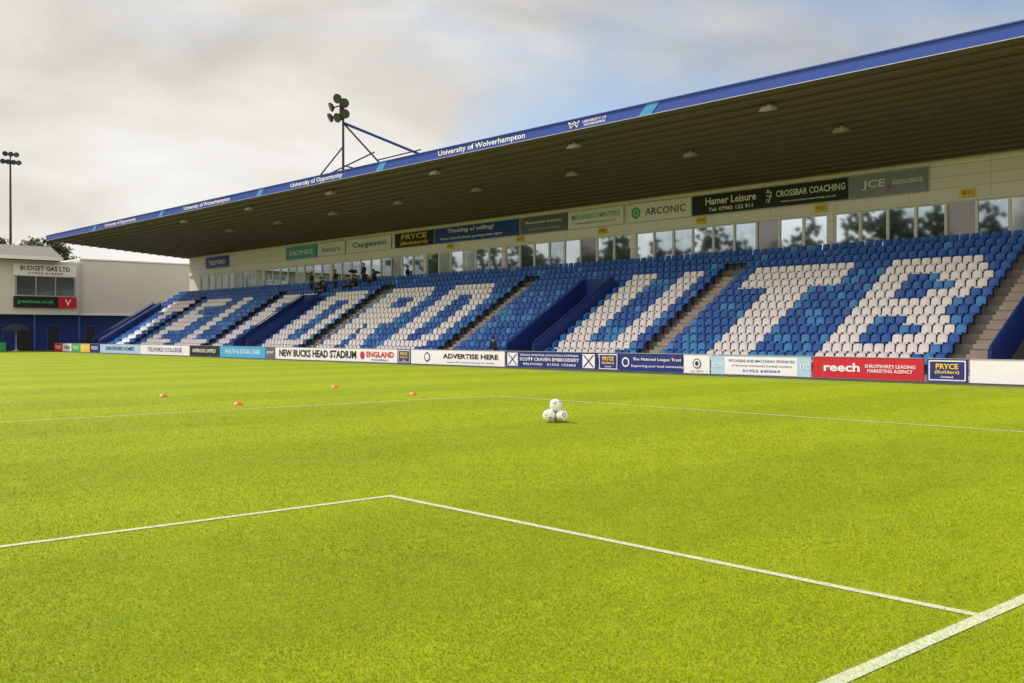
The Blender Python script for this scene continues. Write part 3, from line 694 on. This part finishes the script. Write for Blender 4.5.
for (i,y,j,lab) in [(13,63.7,'cloth','person in dark jacket seated on a blue seat'),(13,64.6,'clothgrey','person in grey jacket seated on a blue seat'),(12,67.3,'cloth','person in dark coat seated on a blue seat'),(13,68.7,'cloth','person in dark coat seated on a blue seat'),(14,62.3,'cloth','person in dark coat seated on a blue seat')]:
    person(rowpos(i,snap(y)),sit_j,E,RAD,0,j,'cloth',lab)
for i,y in ((13,66.0),(13,69.6),(14,63.0)):
    person((V0-.30+DEP*i,snap(y),T0+RISE*i),stand_j(i%2),E,RAD,0,'cloth','cloth','person in dark jacket standing between rows of seats')
person(rowpos(0,snap(39.8)),sit_j,E,RAD,0,'cloth','cloth','person in dark clothing seated on a front row blue seat')
topz=T0+RISE*(NR-1)
b=MB(); cx,cy=43.4,66.0
for a in (0.3,2.4,4.5): b.tube((cx,cy,topz+1.2),(cx+.3*math.cos(a),cy+.3*math.sin(a),topz+.02),.02,n=6)
b.box(cx-.3,cx+.2,cy-.09,cy+.09,topz+1.22,topz+1.48); b.tube((cx-.3,cy,topz+1.35),(cx-.5,cy,topz+1.35),.07,.09)
o=b.build('video_camera',['black']); tag(o,'black video camera on tripod at the back of the stand','camera')

# ---------------------------------------------------------------- sky, sun, camera
sun_h=Vector((-.36,.93)).normalized(); el=math.radians(46)
sd=Vector((sun_h.x*math.cos(el),sun_h.y*math.cos(el),math.sin(el)))
world=bpy.data.worlds.new('World'); scene.world=world; world.use_nodes=True; nt=world.node_tree; nt.nodes.clear()
out=nt.nodes.new('ShaderNodeOutputWorld'); bg=nt.nodes.new('ShaderNodeBackground'); bg.inputs['Strength'].default_value=.15
sky=nt.nodes.new('ShaderNodeTexSky'); sky.sky_type='NISHITA'; sky.sun_disc=False; sky.sun_elevation=el; sky.sun_rotation=math.atan2(sun_h.x,sun_h.y); sky.dust_density=1.5
nt.links.new(sky.outputs[0],bg.inputs[0])
tc=nt.nodes.new('ShaderNodeTexCoord'); mp=nt.nodes.new('ShaderNodeMapping'); mp.inputs['Scale'].default_value=(1,1,2.8); mp.inputs['Location'].default_value=(5.3,2.1,.9)
nt.links.new(tc.outputs['Generated'],mp.inputs[0])
def nz(s,d,r,dist=0):
    q=nt.nodes.new('ShaderNodeTexNoise'); q.inputs['Scale'].default_value=s; q.inputs['Detail'].default_value=d; q.inputs['Roughness'].default_value=r; q.inputs['Distortion'].default_value=dist
    nt.links.new(mp.outputs[0],q.inputs['Vector']); return q.outputs['Fac']
def rp(f,stops):
    q=nt.nodes.new('ShaderNodeValToRGB'); e=q.color_ramp.elements
    while len(e)<len(stops): e.new(.5)
    for i,(p,c) in enumerate(stops): e[i].position=p; e[i].color=c+(1,)
    nt.links.new(f,q.inputs[0]); return q.outputs[0]
def dotdir(v):
    q=nt.nodes.new('ShaderNodeVectorMath'); q.operation='DOT_PRODUCT'; nt.links.new(tc.outputs['Generated'],q.inputs[0]); q.inputs[1].default_value=Vector(v).normalized(); return q.outputs['Value']
def mrange(f,a,b_,c,d):
    q=nt.nodes.new('ShaderNodeMapRange'); q.interpolation_type='SMOOTHSTEP'
    for i,x in enumerate((a,b_,c,d)): q.inputs[i+1].default_value=x
    nt.links.new(f,q.inputs[0]); return q.outputs[0]
def add(a,b_,op='ADD'):
    q=nt.nodes.new('ShaderNodeMath'); q.operation=op
    for i,x in enumerate((a,b_)):
        if isinstance(x,(int,float)): q.inputs[i].default_value=x
        else: nt.links.new(x,q.inputs[i])
    return q.outputs[0]
glow=mrange(dotdir((.52,.84,.14)),.90,1.0,-.04,.13)
cf=add(nz(2.6,8,.50,.4),glow)
cc=rp(cf,[(.34,(.50,.46,.41)),(.46,(.66,.61,.53)),(.60,(.83,.79,.72)),(.74,(.96,.94,.90))])
clear=mrange(dotdir((.86,.44,.34)),.84,1.0,0,.36)
cov=rp(add(nz(2.0,7,.55,.5),clear,'SUBTRACT'),[(.18,(.10,.10,.10)),(.42,(.97,.97,.97))])
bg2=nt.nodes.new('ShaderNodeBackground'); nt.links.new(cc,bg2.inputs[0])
nt.links.new(mrange(dotdir((-.85,-.30,.42)),.1,.95,1.0,2.5),bg2.inputs['Strength'])  # brighter cloud lobe added behind the camera to fill the shaded stand
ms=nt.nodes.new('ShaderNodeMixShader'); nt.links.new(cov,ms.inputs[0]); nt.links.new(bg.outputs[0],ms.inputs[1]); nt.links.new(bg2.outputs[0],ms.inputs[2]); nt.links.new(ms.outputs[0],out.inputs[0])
ld=bpy.data.lights.new('sun','SUN'); ld.energy=4.9; ld.angle=math.radians(.5); ld.color=(1,.95,.87)
lo=bpy.data.objects.new('sun',ld); lo.rotation_euler=sd.to_track_quat('Z','Y').to_euler(); lo.location=(0,0,50); COL.objects.link(lo)
cd=bpy.data.cameras.new('camera'); cam=bpy.data.objects.new('camera',cd); COL.objects.link(cam)
cd.sensor_width=36; cd.lens=36*1010/1024; cd.clip_end=4000; cd.clip_start=.05
cam.location=(0,0,1.52); cam.rotation_euler=(math.radians(90-.37),0,math.radians(-42.2)); scene.camera=cam
